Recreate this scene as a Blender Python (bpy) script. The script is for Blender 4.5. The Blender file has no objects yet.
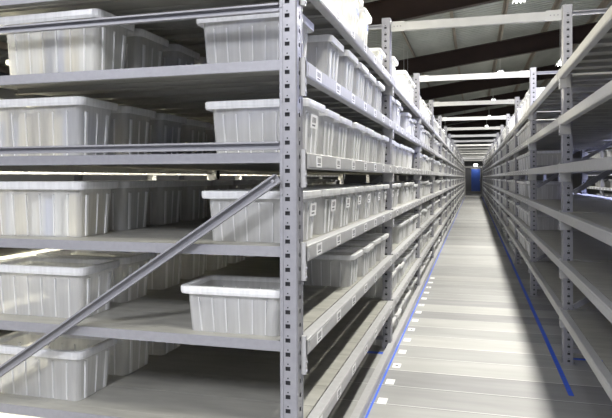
import bpy, math, random
from mathutils import Vector
random.seed(7)
S = bpy.context.scene
COL = S.collection

# ------------------------------------------------------------ camera
F_PX = 600.0
THETA = math.radians(15.6)
EYE = 1.6
ROLL = -.15
cd = bpy.data.cameras.new('camera'); cam = bpy.data.objects.new('camera', cd); COL.objects.link(cam)
cam.location = (0, 0, EYE)
cam.rotation_mode = 'QUATERNION'
from mathutils import Euler, Quaternion
cam.rotation_quaternion = Euler((math.pi/2, 0, THETA)).to_quaternion() @ Quaternion((0, 0, 1), math.radians(ROLL))
cd.sensor_fit = 'HORIZONTAL'; cd.sensor_width = 36
cd.lens = 36*F_PX/612
cd.shift_y = -31/612
cd.clip_start = .05; cd.clip_end = 300
S.camera = cam

# ------------------------------------------------------------ world, exposure
w = bpy.data.worlds.new('world'); S.world = w; w.use_nodes = True
w.node_tree.nodes['Background'].inputs[0].default_value = (.80, .84, 1, 1)
w.node_tree.nodes['Background'].inputs[1].default_value = .35
S.view_settings.view_transform = 'Standard'; S.view_settings.look = 'None'
S.view_settings.gamma = 1; S.view_settings.use_curve_mapping = False
S.view_settings.exposure = 0.14

KEY_COL = (1, .97, .88); COOL = (.93, .94, 1); BLUE = (.50, .55, 1); WARM = (1, .93, .70)
# ceiling lamps and one added fill lamp: x, y, z, watts, colour, label, length, turn
LAMPS = [
 (1.00, .8, 5.6, 220, KEY_COL, 'tube lamp hanging over the nearest rack frames, above the camera'),
 (1.00, 6.6, 5.6, 400, KEY_COL, 'tube lamp hanging above the second rack frame, out over the empty bays'),
 (1.00, 13.8, 5.6, 420, KEY_COL, 'bright tube lamp at the top edge of the view above the aisle'),
 (1.00, 24.5, 5.6, 340, KEY_COL, 'tube lamp under the roof, second in the row above the aisle'),
 (1.00, 33.0, 5.6, 280, KEY_COL, 'tube lamp under the roof, third in the row above the aisle'),
 (1.00, 41.5, 5.6, 260, KEY_COL, 'tube lamp under the roof, fourth in the row above the aisle'),
 (1.00, 49.0, 5.6, 120, KEY_COL, 'tube lamp under the roof, farthest in the row above the aisle'),
 (2.60, 19.5, 5.1, 150, COOL, 'bright tube lamp seen just left of the nearest right-hand post top'),
 (-2.2, 20.5, 4.9, 150, COOL, 'bright tube lamp seen above the top crates of the left rack'),
 (-1.9, 43.0, 4.9, 100, COOL, 'small far tube lamp above the far crates of the left rack'),
 (-1.5, -2.6, 4.2, 300, COOL, 'tube lamp over the cross aisle behind the camera, left of the aisle'),
 (-.1, -2.0, 4.4, 110, COOL, 'added fill lamp, unseen behind the camera, in line with the aisle'),  # added fill, out of view, to brighten the right rack's beams
 (-5.0, -2.0, 4.0, 170, COOL, 'tube lamp over the cross aisle far to the left'),
 (-3.3, 4.5, 3.5, 520, WARM, 'warm tube lamp over the neighbouring aisle on the left, near end'),
 (-3.3, 10.0, 3.5, 460, WARM, 'warm tube lamp over the neighbouring aisle on the left, far end'),
 (2.8, 6.5, 3.45, 330, BLUE, 'tube lamp over the neighbouring aisle on the right, near end'),
 (2.8, 12.0, 3.45, 260, BLUE, 'tube lamp over the neighbouring aisle on the right, far end'),
]

# ------------------------------------------------------------ materials
def mat(name, col, rough=.6, metal=0, noise=0, nscale=20, stretch=(1, 1, 1), bump=0, spec=.5, emit=None, estr=0):
    m = bpy.data.materials.new(name); m.use_nodes = True
    nt = m.node_tree; b = nt.nodes['Principled BSDF']
    b.inputs['Base Color'].default_value = (*col, 1); b.inputs['Roughness'].default_value = rough
    b.inputs['Metallic'].default_value = metal; b.inputs['Specular IOR Level'].default_value = spec
    if noise:
        tc = nt.nodes.new('ShaderNodeTexCoord'); mp = nt.nodes.new('ShaderNodeMapping')
        mp.inputs['Scale'].default_value = stretch
        n = nt.nodes.new('ShaderNodeTexNoise'); n.inputs['Scale'].default_value = nscale; n.inputs['Detail'].default_value = 4
        nt.links.new(tc.outputs['Object'], mp.inputs[0]); nt.links.new(mp.outputs[0], n.inputs[0])
        r = nt.nodes.new('ShaderNodeValToRGB')
        r.color_ramp.elements[0].position = .3; r.color_ramp.elements[1].position = .7
        r.color_ramp.elements[0].color = (*[c*(1-noise) for c in col], 1)
        r.color_ramp.elements[1].color = (*[min(1, c*(1+noise)) for c in col], 1)
        nt.links.new(n.outputs[0], r.inputs[0]); nt.links.new(r.outputs[0], b.inputs['Base Color'])
        if bump:
            bp = nt.nodes.new('ShaderNodeBump'); bp.inputs['Strength'].default_value = bump; bp.inputs['Distance'].default_value = .01
            nt.links.new(n.outputs[0], bp.inputs['Height']); nt.links.new(bp.outputs[0], b.inputs['Normal'])
    if emit:
        b.inputs['Emission Color'].default_value = (*emit, 1); b.inputs['Emission Strength'].default_value = estr
    return m

def plastic(name, col, clear, trans):
    m = bpy.data.materials.new(name); m.use_nodes = True
    nt = m.node_tree; b = nt.nodes['Principled BSDF']; out = nt.nodes['Material Output']
    b.inputs['Roughness'].default_value = .25; b.inputs['Specular IOR Level'].default_value = .6
    tc = nt.nodes.new('ShaderNodeTexCoord'); mp = nt.nodes.new('ShaderNodeMapping'); mp.inputs['Scale'].default_value = (4, 4, .12)
    n = nt.nodes.new('ShaderNodeTexNoise'); n.inputs['Scale'].default_value = 14; n.inputs['Detail'].default_value = 3
    nt.links.new(tc.outputs['Object'], mp.inputs[0]); nt.links.new(mp.outputs[0], n.inputs[0])
    r = nt.nodes.new('ShaderNodeValToRGB'); r.color_ramp.elements[0].position = .35; r.color_ramp.elements[1].position = .65
    r.color_ramp.elements[0].color = (*[c*.90 for c in col], 1); r.color_ramp.elements[1].color = (*col, 1)
    nt.links.new(n.outputs[0], r.inputs[0]); nt.links.new(r.outputs[0], b.inputs['Base Color'])
    tl = nt.nodes.new('ShaderNodeBsdfTranslucent'); nt.links.new(r.outputs[0], tl.inputs[0])
    tp = nt.nodes.new('ShaderNodeBsdfTransparent'); tp.inputs[0].default_value = (.97, .97, .95, 1)
    m1 = nt.nodes.new('ShaderNodeMixShader'); m1.inputs[0].default_value = trans
    m2 = nt.nodes.new('ShaderNodeMixShader'); m2.inputs[0].default_value = clear
    nt.links.new(b.outputs[0], m1.inputs[1]); nt.links.new(tl.outputs[0], m1.inputs[2])
    nt.links.new(m1.outputs[0], m2.inputs[1]); nt.links.new(tp.outputs[0], m2.inputs[2])
    nt.links.new(m2.outputs[0], out.inputs['Surface'])
    return m

M = {}
M['galv'] = mat('galvanised_steel', (.31, .31, .34), .42, .30, .05, 40)
M['hollow_shade'] = mat('upright_hollow_shade', (.03, .03, .035), .7)
M['beam'] = mat('beam_paint', (.44, .44, .45), .45, .05, .05, 25)
M['deck'] = mat('deck_steel', (.36, .355, .325), .5, .1, .14, 3, (1.2, 5, 1))
M['tie'] = mat('tie_paint', (.56, .56, .56), .5, 0, .04, 10)
M['crate'] = plastic('crate_plastic', (.94, .94, .94), .33, .46)
M['rim'] = plastic('crate_rim_plastic', (.95, .955, .97), .05, .25)
M['paper'] = mat('paper_files', (.72, .66, .48), .8, 0, .15, 8)
M['paper2'] = mat('paper_files_white', (.85, .85, .80), .8)
M['paper3'] = mat('paper_files_blue', (.42, .46, .62), .8)
M['card'] = mat('label_card', (.86, .86, .87), .5)
M['ink'] = mat('label_ink', (.12, .12, .14), .6)
M['bluelabel'] = mat('blue_label', (.38, .42, .72), .5)
M['tape'] = mat('blue_tape', (.03, .12, .75), .45, 0, .15, 40)
M['rafter'] = mat('rafter_paint', (.024, .010, .007), .6, 0, .2, 4)
M['purlin'] = mat('purlin_paint', (.30, .26, .21), .6, 0, .1, 4)
M['roof'] = mat('roof_sheet', (.43, .45, .42), .55, .1, .18, 1.2, (1, .3, 1))
M['wall'] = mat('wall_sheet', (.20, .20, .21), .7, 0, .1, 1)
M['bluedoor'] = mat('blue_door_paint', (.03, .09, .40), .4, 0, .08, 3, emit=None)
M['lampbody'] = mat('lamp_body', (.8, .8, .8), .5)
M['tube'] = mat('lamp_tube', (1, 1, 1), .4, emit=(1, .99, .95), estr=14)

def floor_mat():
    m = bpy.data.materials.new('floor_panels'); m.use_nodes = True
    nt = m.node_tree; b = nt.nodes['Principled BSDF']; L = nt.links
    N = lambda t: nt.nodes.new('ShaderNode'+t)
    def math_(op, a, bb=None):
        n = N('Math'); n.operation = op
        for i, v in enumerate((a, bb)):
            if v is None: continue
            if isinstance(v, (int, float)): n.inputs[i].default_value = v
            else: L.new(v, n.inputs[i])
        return n.outputs[0]
    g = N('NewGeometry'); sx = N('SeparateXYZ'); L.new(g.outputs['Position'], sx.inputs[0])
    X, Y = sx.outputs[0], sx.outputs[1]
    yy = math_('DIVIDE', Y, .385); idx = math_('FLOOR', yy); fr = math_('FRACT', yy)
    wn = N('TexWhiteNoise'); wn.noise_dimensions = '1D'; L.new(idx, wn.inputs['W'])
    # joint: a thin bright lip then a thin dark gap
    lip = math_('LESS_THAN', fr, .03); gap = math_('GREATER_THAN', fr, .975)
    tc = N('Combine' + 'XYZ'); L.new(math_('MULTIPLY', X, .7), tc.inputs[0]); L.new(math_('MULTIPLY', Y, 5), tc.inputs[1])
    n1 = N('TexNoise'); n1.inputs['Scale'].default_value = 1.6; n1.inputs['Detail'].default_value = 5; L.new(tc.outputs[0], n1.inputs[0])
    n2 = N('TexNoise'); n2.inputs['Scale'].default_value = 1.2; n2.inputs['Detail'].default_value = 4; L.new(g.outputs['Position'], n2.inputs[0])
    v = math_('ADD', math_('MULTIPLY', wn.outputs['Value'], .15), .25)
    v = math_('ADD', v, math_('MULTIPLY', math_('SUBTRACT', n1.outputs[0], .5), .16))
    v = math_('ADD', v, math_('MULTIPLY', math_('SUBTRACT', n2.outputs[0], .5), .10))
    v = math_('ADD', v, math_('MULTIPLY', lip, .30)); v = math_('SUBTRACT', v, math_('MULTIPLY', gap, .17))
    cb = N('CombineColor'); L.new(v, cb.inputs[0]); L.new(v, cb.inputs[1]); L.new(math_('MULTIPLY', v, math_('ADD', math_('MULTIPLY', wn.outputs['Value'], -.05), 1.02)), cb.inputs[2])
    L.new(cb.outputs[0], b.inputs['Base Color'])
    b.inputs['Roughness'].default_value = .55; b.inputs['Metallic'].default_value = 0
    return m
M['floor'] = floor_mat()

# ------------------------------------------------------------ mesh helpers
class MB:
    def __init__(s): s.v = []; s.f = []; s.m = []; s.mats = []
    def mi(s, m):
        if m not in s.mats: s.mats.append(m)
        return s.mats.index(m)
    def box(s, a, b, m):
        k = len(s.v); i = s.mi(m)
        (x0, y0, z0), (x1, y1, z1) = a, b
        x0, x1 = min(x0, x1), max(x0, x1); y0, y1 = min(y0, y1), max(y0, y1); z0, z1 = min(z0, z1), max(z0, z1)
        s.v += [(x0,y0,z0),(x1,y0,z0),(x1,y1,z0),(x0,y1,z0),(x0,y0,z1),(x1,y0,z1),(x1,y1,z1),(x0,y1,z1)]
        for q in ((0,3,2,1),(4,5,6,7),(0,1,5,4),(1,2,6,5),(2,3,7,6),(3,0,4,7)):
            s.f.append(tuple(k+j for j in q)); s.m.append(i)
    def quad(s, pts, m):
        k = len(s.v); s.v += [tuple(p) for p in pts]; s.f.append(tuple(range(k, k+len(pts)))); s.m.append(s.mi(m))
    def bar(s, p, q, wdt, hgt, m, up=(0, 0, 1), channel=False):
        p, q = Vector(p), Vector(q); d = (q-p).normalized(); u = Vector(up)
        side = d.cross(u).normalized(); u = side.cross(d).normalized()
        if channel and side.y < 0: side = -side
        prof = [(-wdt/2,-hgt/2),(wdt/2,-hgt/2),(wdt/2,hgt/2),(-wdt/2,hgt/2)]
        if channel:                                           # U section, open towards -side, thin walls
            t = .003; a, b_ = wdt/2, hgt/2
            prof = [(a,-b_),(a,b_),(-a,b_),(-a,b_-.008),(-a+t,b_-.008),(-a+t,b_-t),(a-t,b_-t),(a-t,-b_+t),(-a+t,-b_+t),(-a+t,-b_+.008),(-a,-b_+.008),(-a,-b_)]
        n = len(prof); k = len(s.v); i = s.mi(m)
        for base in (p, q):
            for (a, b_) in prof: s.v.append(tuple(base + side*a + u*b_))
        for j in range(n):
            s.f.append((k+j, k+(j+1) % n, k+n+(j+1) % n, k+n+j)); s.m.append(i)
        s.f.append(tuple(k+j for j in range(n))[::-1]); s.m.append(i)
        s.f.append(tuple(k+n+j for j in range(n))); s.m.append(i)
    def cyl(s, c, r, axis, ln, m, n=10):
        k = len(s.v); i = s.mi(m); c = Vector(c)
        ax = Vector(axis).normalized(); t = ax.orthogonal().normalized(); b = ax.cross(t)
        for e in (0, 1):
            for j in range(n):
                a = 2*math.pi*j/n; s.v.append(tuple(c + ax*ln*e + t*r*math.cos(a) + b*r*math.sin(a)))
        for j in range(n): s.f.append((k+j, k+(j+1) % n, k+n+(j+1) % n, k+n+j)); s.m.append(i)
        s.f.append(tuple(k+j for j in range(n))[::-1]); s.f.append(tuple(k+n+j for j in range(n))); s.m += [i, i]
    def mesh(s, name):
        me = bpy.data.meshes.new(name); me.from_pydata(s.v, [], s.f)
        for m in s.mats: me.materials.append(m)
        me.polygons.foreach_set('material_index', s.m); me.update(); return me
    def build(s, name, parent=None, loc=(0, 0, 0)):
        return link(name, s.mesh(name), parent, loc)

def link(name, me, parent=None, loc=(0, 0, 0)):
    o = bpy.data.objects.new(name, me); COL.objects.link(o); o.location = loc
    if parent: o.parent = parent
    return o
def tag(o, label, cat=None, group=None, kind=None):
    if label: o['label'] = label
    if cat: o['category'] = cat
    if group: o['group'] = group
    if kind: o['kind'] = kind
    return o
def empty(name, loc, label, cat, group=None):
    o = bpy.data.objects.new(name, None); COL.objects.link(o); o.location = loc; o.empty_display_size = .1
    return tag(o, label, cat, group)
def struct(o): o['kind'] = 'structure'; return o
ORD = ['nearest','second','third','fourth','fifth','sixth','seventh','eighth','ninth','tenth','eleventh','twelfth','thirteenth','fourteenth','fifteenth','sixteenth','seventeenth','eighteenth','nineteenth','twentieth','twenty-first','twenty-second','twenty-third','twenty-fourth','twenty-fifth','twenty-sixth']

# ------------------------------------------------------------ setting
XL, XR, Y0, Y1 = -13.0, 13.0, -7.0, 62.0
def roof_z(x): return 6.25 + .14*(x+.45)
b = MB(); b.box((XL, Y0, -.12), (XR, Y1, 0), M['floor']); struct(b.build('floor'))
# ribbed roof sheet
b = MB(); y = Y0; st = .25
pts = []
while y < Y1:
    pts += [(y, 0), (y+.16, 0), (y+.185, .035), (y+.225, .035)]; y += st
for (ya, za), (yb, zb) in zip(pts, pts[1:]):
    b.quad([(XL, ya, roof_z(XL)+.2+za), (XR, ya, roof_z(XR)+.2+za), (XR, yb, roof_z(XR)+.2+zb), (XL, yb, roof_z(XL)+.2+zb)], M['roof'])
b.quad([(XL, Y0, roof_z(XL)+.3), (XR, Y0, roof_z(XR)+.3), (XR, Y1, roof_z(XR)+.3), (XL, Y1, roof_z(XL)+.3)], M['roof'])
struct(b.build('ceiling'))
def wall(name, a, c):
    b = MB(); b.box(a, c, M['wall']); return struct(b.build(name))
wall('wall_left', (XL-.1, Y0, 0), (XL, Y1, roof_z(XL)+.2)); wall('wall_right', (XR, Y0, 0), (XR+.1, Y1, roof_z(XR)+.2))
wall('wall_back', (XL, Y1, 0), (XR, Y1+.1, roof_z(XR)+.2))
# rafters: welded I-beams across the hall
k = 0
for y in (-.1, 7.4, 14.9, 22.4, 29.9, 37.4, 44.9, 52.4, 59.9):
    b = MB()
    def slab(x0, x1, y0_, y1_, d0, d1):
        z = lambda x: roof_z(x)
        V = [(x0,y0_,z(x0)+d0),(x1,y0_,z(x1)+d0),(x1,y1_,z(x1)+d0),(x0,y1_,z(x0)+d0),(x0,y0_,z(x0)+d1),(x1,y0_,z(x1)+d1),(x1,y1_,z(x1)+d1),(x0,y1_,z(x0)+d1)]
        for q in ((0,3,2,1),(4,5,6,7),(0,1,5,4),(1,2,6,5),(2,3,7,6),(3,0,4,7)): b.quad([V[j] for j in q], M['rafter'])
    slab(XL, XR, y-.10, y+.10, -.60, -.58); slab(XL, XR, y-.10, y+.10, -.02, 0); slab(XL, XR, y-.006, y+.006, -.58, -.02)
    for xs in range(-12, 13, 3): slab(xs-.005, xs+.005, y-.09, y+.09, -.58, -.02)
    tag(b.build('roof_rafter'), '', None, None, 'structure'); 
# purlins along the hall (Z sections) with short fly braces
for i, x in enumerate([XL+.4+1.5*j for j in range(18)]):
    b = MB(); z = roof_z(x)
    b.box((x-.003, Y0, z), (x+.003, Y1, z+.19), M['purlin']); b.box((x, Y0, z), (x+.06, Y1, z+.006), M['purlin']); b.box((x-.06, Y0, z+.185), (x, Y1, z+.191), M['purlin'])
    for y in (7.4, 14.9, 22.4, 29.9, 37.4): b.bar((x, y+.02, roof_z(x)-.5), (x, y+.75, roof_z(x)+.02), .04, .04, M['purlin'])
    tag(b.build('roof_purlin'), '', None, None, 'structure')

# ------------------------------------------------------------ lamps
lm = MB()
lm.box((-.09, -.75, .02), (.09, .75, .07), M['lampbody']); lm.quad([(-.09,-.75,.02),(-.09,.75,.02),(-.14,.75,-.03),(-.14,-.75,-.03)], M['lampbody']); lm.quad([(.09,-.75,.02),(.14,-.75,-.03),(.14,.75,-.03),(.09,.75,.02)], M['lampbody'])
body_me = lm.mesh('lamp_housing')
tm = MB()
for x in (-.045, .045): tm.cyl((x, -.7, -.005), .016, (0, 1, 0), 1.4, M['tube'])
tube_me = tm.mesh('lamp_tubes')
for (x, y, z, p, c, lab) in LAMPS:
    e = empty('ceiling_lamp', (x, y, z), lab, 'lamp', 'tube lamps under the roof')
    link('housing', body_me, e); link('tube', tube_me, e)
    b = MB(); h = roof_z(x)-z+.0
    for yy in (-.6, .6):
        b = MB(); b.cyl((0, yy, .07), .006, (0, 0, 1), h-.07, M['lampbody'], 6); b.build('suspension_rod', e)
    ld = bpy.data.lights.new('lamp_light', 'AREA'); ld.shape = 'RECTANGLE'; ld.size = .16; ld.size_y = 1.4
    ld.energy = p; ld.color = c
    lo = bpy.data.objects.new('lamp_light', ld); COL.objects.link(lo); lo.parent = e; lo.location = (0, 0, -.04)

# ------------------------------------------------------------ racks
H = 3.08; BAY = 3.05; UY0 = 2.50; XF = .738
LEVELS = [.465, .885, 1.30, 1.713, 2.12, 2.52]
BX = .028                     # the beams hook onto the aisle side of the uprights
PW, PD = .078, .085          # upright: across the rack, along the aisle

def upright_mesh(holes, hi=H, bolts=True):
    # local: x 0..PW away from the aisle, y 0..PD along it; perforated C section, open towards +x
    b = MB(); g = M['galv']; t = .0025
    def face(axis, w0, fix, cols, flip):
        # a strip of quads with holes; axis 'x' = camera side (normal -y), 'y' = aisle side (normal -x)
        def P(a, z): return (a, fix, z) if axis == 'x' else (fix, a, z)
        z = 0.0
        rows = []
        while z < hi-.06:
            rows += [(z, z+.018, 0), (z+.018, z+.036, 1), (z+.036, z+.044, 0), (z+.044, z+.050, 2), (z+.050, min(z+.0617, hi), 0)]; z += .0617
        rows.append((z, hi, 0))
        for (za, zb, kind) in rows:
            for ci, (a0, a1) in enumerate(zip(cols, cols[1:])):
                if kind == 1 and ci in (1, 2, 3): continue
                if kind == 2 and ci == 2: continue
                pts = [P(a0, za), P(a1, za), P(a1, zb), P(a0, zb)]
                b.quad(pts[::-1] if flip else pts, g)
    if holes:
        face('x', PW, 0, [.006, .033, .041, .047, .055, PW], False)
        face('y', PD, 0, [.006, .032, .038, .043, .049, PD-.006], True)
        b.quad([(.006, 0, 0), (0, .006, 0), (0, .006, hi), (.006, 0, hi)][::-1], g)
        # near-black filler block painting in the shade behind the slots, far flange
        b.box((.012, .012, 0), (PW-.004, PD-.012, hi-.002), M['hollow_shade'])
    else:
        b.box((0, 0, 0), (PW, t, hi), g); b.box((0, 0, 0), (t, PD, hi), g)
    b.box((0, PD-t, 0), (PW, PD, hi), g)
    b.box((PW-.014, -.004, 0), (PW, 0, hi), g)                      # folded edge
    b.box((0, PD-.014, 0), (-.002, PD, hi), g)
    if bolts:
        z = .3
        while z < hi: b.cyl((PW-.007, -.004, z), .006, (0, -1, 0), .005, g, 8); z += .41
    return b
UP_NEAR = upright_mesh(True).mesh('upright'); UP_FAR = upright_mesh(False, bolts=False).mesh('upright_plain')
fb = MB(); fb.box((-.02, -.02, 0), (PW+.02, PD+.02, .006), M['galv']); fb.cyl((PW+.01, .04, .006), .007, (0, 0, 1), .012, M['galv'], 8)
FOOT = fb.mesh('foot_plate')

def flipx(me, name):
    m2 = me.copy(); m2.name = name
    for v in m2.vertices: v.co.x = -v.co.x
    m2.flip_normals(); return m2
UP_NEAR_R, UP_FAR_R, FOOT_R = flipx(UP_NEAR, 'upright_r'), flipx(UP_FAR, 'upright_plain_r'), flipx(FOOT, 'foot_plate_r')

def beam_mesh(sgn, ln, hh=.072, plate=True):
    # local: y 0..ln, top at z=0, aisle face at x=0, body away = sgn*x
    b = MB(); m = M['beam']
    prof = [(0, -.004), (0, -hh+.004), (.004, -hh), (.045, -hh), (.045, -hh+.004), (.006, -hh+.004), (.006, -.004-.001), (.052, -.005), (.052, 0), (.004, 0)]
    n = len(prof)
    k = len(b.v)
    for y in (0, ln):
        for (x, z) in prof: b.v.append((sgn*x, y, z))
    mi = b.mi(m)
    for j in range(n):
        q = (k+j, k+(j+1) % n, k+n+(j+1) % n, k+n+j)
        b.f.append(q if sgn < 0 else q[::-1]); b.m.append(mi)
    # shallow raised label rail
    b.box((-sgn*.002, .03, -hh+.010), (0, ln-.03, -.012), m)
    if plate:
        for e_, (ya, yb) in enumerate(((-.004, .018), (ln-.052, ln+.002))):
            b.box((sgn*.006, ya, -.155), (sgn*(BX-.001), yb, .014), m)
            for zz in (-.14, -.10): b.cyl((sgn*.006, (ya+yb)/2, zz), .007, (-sgn, 0, 0), .004, M['galv'], 8)
        # return plate that wraps round the camera side of the far upright
        b.box((sgn*.006, ln-.056, -.150), (sgn*(BX+PW), ln-.052, -.0), m)
    return b

def deck_mesh(sgn, ln, depth):
    # steel panels laid across the rack, each folded down at its sides: local y 0..ln, x from .058 to depth
    b = MB(); m = M['deck']; n = 10; pw = ln/n
    x0, x1 = sgn*.030, sgn*(depth-.030)
    for i in range(n):
        ya, yb = i*pw+.0015, (i+1)*pw-.0015
        b.box((x0, ya, -.0025), (x1, yb, 0), m)
        b.box((x0, ya, -.034), (x1, ya+.002, -.0025), m); b.box((x0, yb-.002, -.034), (x1, yb, -.0025), m)
        b.box((x0, ya+.002, -.034), (x1, ya+.022, -.032), m); b.box((x0, yb-.022, -.034), (x1, yb-.002, -.032), m)
        b.box((x0, (ya+yb)/2-.03, -.014), (x1, (ya+yb)/2+.03, -.012), m)
        b.box((x0, (ya+yb)/2-.032, -.014), (x1, (ya+yb)/2-.03, -.0025), m); b.box((x0, (ya+yb)/2+.03, -.014), (x1, (ya+yb)/2+.032, -.0025), m)
    return b

def tag_mesh(sgn):
    b = MB(); b.box((-sgn*.001, -.052, -.027), (0, .052, .027), M['card'])
    y = -.03
    for wd in (.006, .003, .008, .003, .006, .004):
        b.box((-sgn*.0014, y, -.006), (-sgn*.001, y+wd, .017), M['ink']); y += wd+.006
    b.box((-sgn*.0014, -.03, -.018), (-sgn*.001, .025, -.012), M['ink'])
    return b
TAG = {s: tag_mesh(s).mesh('label_tag') for s in (-1, 1)}
bl = BAY - .006
BEAM = {s: beam_mesh(s, bl).mesh('beam') for s in (-1, 1)}
RAIL = {s: beam_mesh(s, bl, plate=False).mesh('base_rail') for s in (-1, 1)}

def rack(name, label, xf, sgn, y0, nb, depth, holes=True, s0=None, tags=(), tag_from=0, braces=True, rear=0, skip_decks=()):
    root = empty(name, (xf, y0, 0), label, 'rack', None)
    up_n, up_f, ft = (UP_NEAR, UP_FAR, FOOT) if sgn > 0 else (UP_NEAR_R, UP_FAR_R, FOOT_R)
    up_nb, up_fb, ftb = (UP_NEAR_R, UP_FAR_R, FOOT_R) if sgn > 0 else (UP_NEAR, UP_FAR, FOOT)
    for i in range(nb+1):
        y = i*BAY
        near = holes and i < 5
        u = link('upright', up_n if near else up_f, root, (0, y, 0)); f = link('foot_plate', ft, u)
        u = link('upright', up_nb if near else up_fb, root, (sgn*depth, y, 0)); f = link('foot_plate', ftb, u)
        a, c = sgn*(PW+.001), sgn*(depth-PW-.001)
        for z in (.12, 1.742, 2.345, 3.0):
            s_ = MB(); s_.bar((min(a, c, key=lambda q: q) if sgn > 0 else a, y-.006, z), (c, y-.006, z), .026, .036, M['galv'], channel=True); s_.build('horizontal_strut', root)
        if braces:
            for (za, sl) in ([(1.60, -.66)] if sgn < 0 else [(.50, .635), (1.47, .635)]):
                s_ = MB(); s_.bar((a, y-.030, za), (c, y-.030, za+abs(c-a)*sl), .028, .044, M['galv'], channel=True)
                s_.cyl((a+sgn*.02, y-.036, za+.02*sl), .008, (0, -1, 0), .006, M['galv'], 8)
                s_.build('diagonal_brace', root)
    deck = deck_mesh(sgn, BAY-PD-.006, depth).mesh('shelf')
    cnt = 0; rest = MB(); rt = MB(); tcount = 0
    for i in range(nb):
        for li, z in enumerate(LEVELS):
            loc = (-sgn*BX, i*BAY+.058, z)
            if cnt < 96:
                bm_ = link('beam', BEAM[sgn], root, loc)
                link('shelf', deck, root, (0, i*BAY+PD+.003, z-.0005))
                if i == 0:
                    er = MB(); er.box((sgn*(PW+.002), .004, z-.046), (sgn*(depth-PW-.002), .008, z), M['galv']); er.box((sgn*(PW+.002), .008, z-.003), (sgn*(depth-PW-.002), PD+.002, z), M['deck']); er.build('end_rail', root)
                cnt += 1
            else:
                break
            for t in range(7):
                ty = .21 + t*.425
                if i < tag_from: continue
                if tcount < 98 and i < tag_from+3:
                    tg = link('label_tag', TAG[sgn], bm_, (-sgn*.002, ty, -.036)); tcount += 1
                else:
                    rt.box((-sgn*(BX+.002), loc[1]+ty-.05, z-.063), (-sgn*(BX+.0035), loc[1]+ty+.05, z-.010), M['card'])
        if i < rear:
            for z in LEVELS: link('rear_beam', BEAM[-sgn], root, (sgn*(depth+BX), i*BAY+.058, z))
        if s0 and s0(i):
            link('base_rail', RAIL[sgn], root, (-sgn*BX, i*BAY+.058, .073))
    if rt.v:
        o = rt.build('label_tag', root); o['kind'] = 'stuff'
    return root

left = rack('storage_rack', 'long galvanised steel shelving rack filling the left side of the aisle, crates on its shelves',
            -XF, -1, UY0, 16, 1.82, s0=lambda i: True, rear=3)
right = rack('storage_rack', 'long galvanised steel shelving rack along the right side of the aisle, empty near bays',
             XF, 1, UY0, 16, 1.20, s0=lambda i: i > 2, tag_from=2, rear=3)
rack('storage_rack', 'steel shelving rack across the neighbouring aisle, seen through the left rack', -4.1, -1, 1.0, 6, 1.2, False, braces=False)
rack('storage_rack', 'steel shelving rack across the neighbouring aisle, seen through the empty right bays', 3.6, 1, 4.0, 6, 1.2, False)

# tie beams across the aisle
for i in range(1, 17):
    b = MB(); y = UY0+i*BAY+.02
    b.box((-XF+.004, y, 2.962), (XF-.004, y+.045, 3.037), M['tie'])
    for sx in (-1, 1):
        b.box((sx*(XF-.004), y-.004, 2.955), (sx*(XF-.13), y-.0005, 3.045), M['tie'])
        for q in (.03, .06, .09): b.cyl((sx*(XF-.004-q), y-.004, 3.0), .006, (0, -1, 0), .004, M['galv'], 8)
    tag(b.build('tie_beam'), 'white steel tie beam across the aisle between the rack tops, %s from the camera' % ORD[i-1], 'beam', 'tie beams across the aisle')

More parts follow.
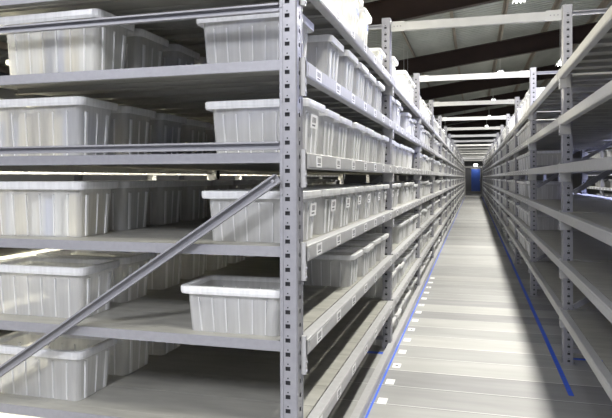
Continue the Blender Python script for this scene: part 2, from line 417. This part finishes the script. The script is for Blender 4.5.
# ------------------------------------------------------------ crates
CL, CW = .52, .352          # rim length (across rack), rim width (along aisle)
def crate_meshes(h, hi=True, CL=CL):
    """open tapered crate: x length, y width; returns (body, rim)"""
    fins = []; finset = set()
    def ring(lx, ly, r, z, rib):
        pts = []; n_c = 4 if hi else 1
        hx, hy = lx/2, ly/2
        def side(p, q, nrm, nr):
            if not rib or not hi: return []
            out = []
            L_ = (Vector(q)-Vector(p)).length
            for j in range(nr):
                c = (j+.5)/nr if nr != 3 else (.10, .5, .90)[j]; wv = (.0028 if nr != 3 or j == 1 else .012)/L_
                for (t, o) in ((c-wv, 0), (c-wv*.7, rib), (c+wv*.7, rib), (c+wv, 0)):
                    out.append((p[0]+(q[0]-p[0])*t+nrm[0]*o, p[1]+(q[1]-p[1])*t+nrm[1]*o)); fins.append((o > 0 and rib > .001, len(out)))
            return out
        cs = [((hx-r, -hy+r), -90), ((hx-r, hy-r), 0), ((-hx+r, hy-r), 90), ((-hx+r, -hy+r), 180)]
        nrm = [(1, 0), (0, 1), (-1, 0), (0, -1)]
        nrs = [3, 6, 3, 6]
        allp = []
        for s in range(4):
            (cx, cy), a0 = cs[s]
            arc = [(cx+r*math.cos(math.radians(a0+90*j/n_c)), cy+r*math.sin(math.radians(a0+90*j/n_c))) for j in range(n_c+1)]
            nx = cs[(s+1) % 4]
            (dx, dy), b0 = nx
            start = (dx+r*math.cos(math.radians(b0)), dy+r*math.sin(math.radians(b0)))
            allp += arc; base_ = len(allp)
            del fins[:]
            if hi: allp += side(arc[-1], start, nrm[s], nrs[s])
            for (fl, m_) in fins:
                if fl: finset.add(base_+m_-1)
        return [(x, y, z) for x, y in allp]
    def loft(b, rings, m, cap0=False, cap1=False):
        k = len(b.v); n = len(rings[0]); i = b.mi(m)
        for r in rings: b.v += r
        for a in range(len(rings)-1):
            for j in range(n):
                b.f.append((k+a*n+j, k+a*n+(j+1) % n, k+(a+1)*n+(j+1) % n, k+(a+1)*n+j)); b.m.append(i)
        if cap0: b.f.append(tuple(k+j for j in range(n))[::-1]); b.m.append(i)
        if cap1: b.f.append(tuple(k+(len(rings)-1)*n+j for j in range(n))); b.m.append(i)
    bl_, bw_, tl_, tw_ = CL-.085, CW-.088, CL-.056, CW-.056
    def at(t): return bl_+(tl_-bl_)*t, bw_+(tw_-bw_)*t
    b = MB(); rings = []
    rr = 1e-5
    for (t, rib) in ((0, rr), (.02, .006), (.76, .008), (.78, rr), (.93, rr)):
        lx, ly = at(t); rings.append(ring(lx, ly, .03, h*t, rib))
    f0 = len(b.f)
    loft(b, rings, M['crate'], cap0=True)
    if hi:                                   # whiter plastic on the ribs paints in their bright glints
        n = len(rings[0]); ri_ = b.mi(M['rim'])
        for a in (1,):
            for j in range(n):
                if j in finset and (j+1) in finset: b.m[f0+a*n+j] = ri_
                elif j in finset or (j+1) in finset: b.m[f0+a*n+j] = ri_
    body = b.mesh('crate_body')
    b = MB(); rings = []
    lx, ly = at(.93)
    for (ex, z, r) in ((.0, h*.93-.01, .03), (CL-lx-.006, h*.90-.012, .04), (CL-lx, h*.93-.006, .04), (CL-lx, h-.004, .04), (CL-lx-.008, h, .036), (.006, h, .03), (-.006, h-.006, .028), (-.006, h*.90, .028), (.0, h*.90, .03), (0, h*.93-.01, .03)):
        rings.append(ring(lx+ex, ly+ex, r, z, rr))
    loft(b, rings, M['rim'])
    return body, b.mesh('crate_rim')

HS = {}
def cm(h, hi=True, ln=CL):
    k = (round(h, 3), hi, ln)
    if k not in HS:
        bo, ri = crate_meshes(h, hi, ln)
        for me in (bo, ri):
            me.polygons.foreach_set('use_smooth', [False]*len(me.polygons))
        HS[k] = (bo, ri)
    return HS[k]
_single = {}
def merged(h, ln=CL):
    """body and rim together, for crates too small to show their parts"""
    k = (round(h, 3), ln)
    if k not in _single:
        b = MB()
        for me in cm(h, False, ln):
            o = len(b.v); b.v += [tuple(v.co) for v in me.vertices]
            for p in me.polygons:
                b.f.append(tuple(o+i for i in p.vertices)); b.m.append(b.mi(me.materials[p.material_index]))
        _single[k] = b.mesh('crate_small')
    return _single[k]

def label_card(sgn, blue=False):
    b = MB(); b.box((0, -.055, -.032), (sgn*.0015, .055, .032), M['card'])
    if blue: b.box((sgn*.0015, -.05, -.015), (sgn*.002, .05, .03), M['bluelabel'])
    else:
        y = -.03
        for wd in (.007, .004, .009, .004, .007): b.box((sgn*.0015, y, -.006), (sgn*.002, y+wd, .020), M['ink']); y += wd+.007
        b.box((sgn*.0015, -.03, -.022), (sgn*.002, .02, -.015), M['ink'])
    return b.mesh('crate_label')
CARD = {(s, c): label_card(s, c) for s in (-1, 1) for c in (False, True)}

SHN = {-1: 'the floor', 0: 'the lowest shelf', 1: 'the second shelf up', 2: 'the third shelf up', 3: 'the fourth shelf up', 4: 'the fifth shelf up', 5: 'the top shelf'}
HA = {-1: .22, 0: .225, 1: .215, 2: .240, 3: .248, 4: .266, 5: .30}
crates = []   # (x, y, z, h, rz, side, bay, level, idx, row, card)
def add(x, y, lv, h, side, bay, idx, row, card=None, rz=0):
    z = (LEVELS[lv] if lv >= 0 else 0) + .0005
    crates.append((x, y, z, h, rz, side, bay, lv, idx, row, card))

rnd = random.Random(3)
xa = -.731-CL/2
# left rack, aisle row, nearest bay: measured positions (centre y, x setback)
near = {
 4: [(2.82, .05), (3.365, .01), (3.775, .0), (4.185, 0), (4.60, .01), (5.01, 0)],
 3: [(2.77, -.02), (3.20, 0), (3.61, .01), (4.03, 0), (4.44, 0), (4.86, .01), (5.27, 0)],
 2: [(2.77, .0), (3.21, 0), (3.63, .0), (4.05, .01), (4.46, 0), (4.88, 0), (5.29, 0)],
 1: [(2.70, .075), (3.98, .01), (4.40, 0), (4.82, .01), (5.24, .0)],
 0: [],
 5: [(3.97, .0), (4.40, .01), (5.22, .02)],
}
for lv, L in near.items():
    for i, (y, dx) in enumerate(L):
        h = HA[lv]
        if lv == 5 and i == 2: h = .18
        card = None
        if lv == 2: card = True
        if lv == 3 and i == 0: card = True
        if lv == 5: card = 'blue'
        add(xa-dx, y, lv, h, 'L', 0, i, 'a', card, rnd.uniform(-.01, .01))
for bay in range(1, 16):
    for lv in (-1, 0, 1, 2, 3, 4, 5):
        y = UY0+bay*BAY+.24 + rnd.uniform(0, .06); i = 0
        skip = rnd.random()
        start = 2 if (bay == 1 and lv in (1,)) else 0
        while y < UY0+(bay+1)*BAY-.10:
            if i >= start and rnd.random() > (.06 if lv != 5 else .12):
                h = HA[lv] + rnd.choice((-.03, 0, 0, 0))
                add(xa-rnd.uniform(0, .03), y, lv, h, 'L', bay, i, 'a', (True if rnd.random() < .4 else None) if bay < 3 else None, rnd.uniform(-.012, .012))
            y += .408; i += 1
# left rack, inner row
CI = .63
xi = -1.875-CI/2
HI = {0: .262, 1: .266, 2: .285, 3: .30, 4: .325}
for bay in (0, 1):
    for lv in range(5):
        y = UY0+bay*BAY+(.26 if bay == 0 else .2); i = 0
        while y < UY0+(bay+1)*BAY-.1:
            add(xi-rnd.uniform(0, .02)+(.10 if lv == 4 else 0), y, lv, HI[lv], 'L', bay, i, 'i', None, rnd.uniform(-.01, .01)); y += .41; i += 1
# right rack: nothing in the two near bays
xr = .731+CL/2
for bay in range(2, 16):
    for lv in (-1, 0, 1, 2, 3, 4, 5):
        if bay == 2 and lv == -1: continue
        y = UY0+bay*BAY+.27; i = 0
        while y < UY0+(bay+1)*BAY-.10:
            if rnd.random() > .05 or i == 0:
                add(xr+rnd.uniform(0, .02), y, lv, HA[lv], 'R', bay, i, 'a', None, rnd.uniform(-.012, .012))
            y += .408; i += 1
# racks beyond
for bay in range(6):
    for lv in range(6):
        for i in range(6):
            if rnd.random() < .8: add(-4.1-.04-CL/2, 1.0+bay*BAY+.35+i*.44, lv, HA[lv], 'FL', bay, i, 'a')
            if rnd.random() < .6: add(3.6+.04+CL/2, 4.0+bay*BAY+.35+i*.44, lv, HA[lv], 'FR', bay, i, 'a')

def score(c):
    x, y = c[0], c[1]
    zc = -x*math.sin(-THETA)*-1 + y*math.cos(THETA)
    s = 1/zc**2
    if c[5] in ('FL', 'FR'): s *= .05
    if c[9] == 'i' and c[6] > 0: s *= .3
    if c[5] == 'R': s *= .9
    if c[5] == 'L' and c[7] == -1: s *= .3
    return s
crates.sort(key=score, reverse=True)
stuff = MB()
BAYN = ['first', 'second', 'third', 'fourth', 'fifth', 'sixth', 'seventh', 'eighth', 'ninth', 'tenth', 'eleventh', 'twelfth', 'thirteenth', 'fourteenth', 'fifteenth', 'sixteenth']
seen = {}
for n, c in enumerate(crates):
    x, y, z, h, rz, side, bay, lv, idx, row, card = c
    if n < 300:
        sh = SHN[lv]
        where = {'L': 'left rack', 'R': 'right rack', 'FL': 'rack behind left rack', 'FR': 'rack behind right rack'}[side]
        pos = ORD[idx]
        if row == 'i':
            lab = 'deep-set clear crate, %s in the back row, %s, %s bay of %s' % (pos, sh.replace('the ', ''), BAYN[bay], where)
        else:
            lab = 'clear plastic crate, %s on %s, %s bay of %s' % (pos, sh.replace('the ', ''), BAYN[bay], where)
        if row == 'a' and card and bay == 0:
            lab = lab.replace('clear plastic crate', 'white-labelled clear crate' if card is True else 'clear crate with pale blue label')
        e_loc = (x, y, z)
        grp = 'translucent crates on the racks'
        zc = y*math.cos(THETA)+abs(x)*.27
        if zc < 12:
            e = empty('storage_crate', e_loc, lab, 'crate', grp); e.rotation_euler.z = rz
            bo, ri = cm(h, True, CI if row == 'i' else CL)
            link('body', bo, e); link('rim', ri, e)
            if card:
                s_ = 1 if side == 'L' else -1
                k = (s_, card == 'blue')
                tilt = (CL-.045-(CL-.085))/2
                cl_ = link('label_card', CARD[k], e, (s_*((CL-.056)/2+.010), rnd.uniform(-.05, .05), h*.62))
                cl_.rotation_euler.y = s_*math.atan2(.0145, h)
        else:
            o = link('storage_crate', merged(h, CI if row == 'i' else CL), None, e_loc); o.rotation_euler.z = rz; tag(o, lab, 'crate', grp)
    else:
        me = merged(h, CI if row == 'i' else CL); k = len(stuff.v); cs, sn = math.cos(rz), math.sin(rz)
        stuff.v += [(x+v.co.x*cs-v.co.y*sn, y+v.co.x*sn+v.co.y*cs, z+v.co.z) for v in me.vertices]
        for p in me.polygons:
            stuff.f.append(tuple(k+i for i in p.vertices)); stuff.m.append(stuff.mi(me.materials[p.material_index]))
o = stuff.build('storage_crates'); tag(o, 'hundreds of small translucent crates filling the far bays of the racks', 'crate', 'translucent crates on the racks', 'stuff')

# beige files standing in the back-row crates of the nearest bay
pf = MB(); r2 = random.Random(11)
for (x, y, z, h, rz, side, bay, lv, idx, row, card) in crates:
    if row != 'i' or bay > 0 or lv < 2: continue
    px = x-CI/2+.075
    while px < x+CI/2-.09:
        wd = r2.uniform(.012, .05); hh = h*r2.uniform(.60, .84)
        dy = r2.uniform(0, .012)
        pf.box((px, y-.125+dy, z+.006), (px+wd-.002, y+.125-dy, z+.006+hh), M[r2.choice(('paper', 'paper', 'paper2', 'paper2', 'paper3'))]); px += wd + (r2.uniform(.02, .05) if r2.random() < .15 else 0)
o = pf.build('paper_files'); tag(o, 'beige and white paper files standing inside the deep-set crates, seen through the plastic', 'papers', None, 'stuff')

# ------------------------------------------------------------ floor marks
def strip(name, a, c, m, lab, cat, grp=None):
    b = MB(); b.box((a[0], a[1], .0004), (c[0], c[1], .0012), m); return tag(b.build(name), lab, cat, grp)
strip('floor_tape', (-.703, 2.3), (-.687, 51.2), M['tape'], 'blue tape line on the floor along the foot of the left rack', 'tape')
strip('floor_tape', (.668, 4.75), (.706, 51.2), M['tape'], 'blue tape line on the floor along the foot of the right rack', 'tape')
strip('floor_tape', (-1.05, 5.43), (-.80, 5.49), M['tape'], 'short blue tape across the floor beside the second left post', 'tape')
strip('floor_tape', (.80, 5.70), (1.25, 5.75), M['tape'], 'short blue tape across the floor behind the nearest right post', 'tape')
for i in range(16):
    y = 3.45+i*.42
    b = MB(); b.box((-.668, y-.06, .0004), (-.60, y+.06, .0010), M['card']); b.box((-.645, y-.018, .0010), (-.622, y+.018, .0012), M['ink'] if i % 3 == 1 else M['card'])
    tag(b.build('floor_label'), 'square white label on the floor beside the left blue tape, %s from the camera' % ORD[i], 'label', 'white floor labels along the left tape')

# ------------------------------------------------------------ end of the aisle
g = empty('gate_frame', (0, 51.8, 0), 'white steel gate frame standing at the far end of the aisle', 'gate')
for sx in (-1, 1):
    b = MB(); b.box((sx*.74, 0, 0), (sx*.66, .08, 2.55), M['tie']); b.build('gate_post', g)
b = MB(); b.box((-.655, 0, 2.42), (.655, .08, 2.54), M['tie']); b.build('gate_header', g)
b = MB(); b.box((-.655, 0, 0), (.655, .12, .10), M['tie']); b.build('gate_sill', g)
b = MB()
b.box((-.42, 0, .0), (.42, .05, 2.2), M['bluedoor'])
b.box((-.35, -.012, .25), (.35, 0, 1.0), M['bluedoor']); b.box((-.35, -.012, 1.15), (.35, 0, 2.1), M['bluedoor'])
d = struct(b.build('door_1', None, (.20, 61.9, .25)))
b = MB(); b.box((.36, -.06, 1.0), (.39, -.0, 1.15), M['galv']); b.build('door_handle', d)
b = MB(); b.box((-.50, .0, 2.21), (.50, .06, 2.30), M['wall']); b.box((-.50, 0, 0), (-.43, .06, 2.21), M['wall']); b.box((.43, 0, 0), (.50, .06, 2.21), M['wall']); b.build('door_frame', d)
b = MB(); b.box((-1.2, 61.4, 0), (1.2, 62, .25), M['floor']); struct(b.build('trim_1'))
e = empty('wall_lamp', (.2, 61.9, 2.85), 'small bright lamp on the end wall above the blue door', 'lamp')
b = MB(); b.box((-.2, -.08, -.08), (.2, 0, .1), M['lampbody']); b.build('housing', e)
b = MB(); b.box((-.17, -.10, -.10), (.17, -.08, .08), M['tube']); b.build('lens', e)
ld = bpy.data.lights.new('lamp_light', 'AREA'); ld.size = .3; ld.energy = 8; ld.color = (1, 1, 1)
lo = bpy.data.objects.new('lamp_light', ld); COL.objects.link(lo); lo.parent = e; lo.location = (0, -.6, -.2); lo.rotation_euler = (math.radians(20), 0, 0)
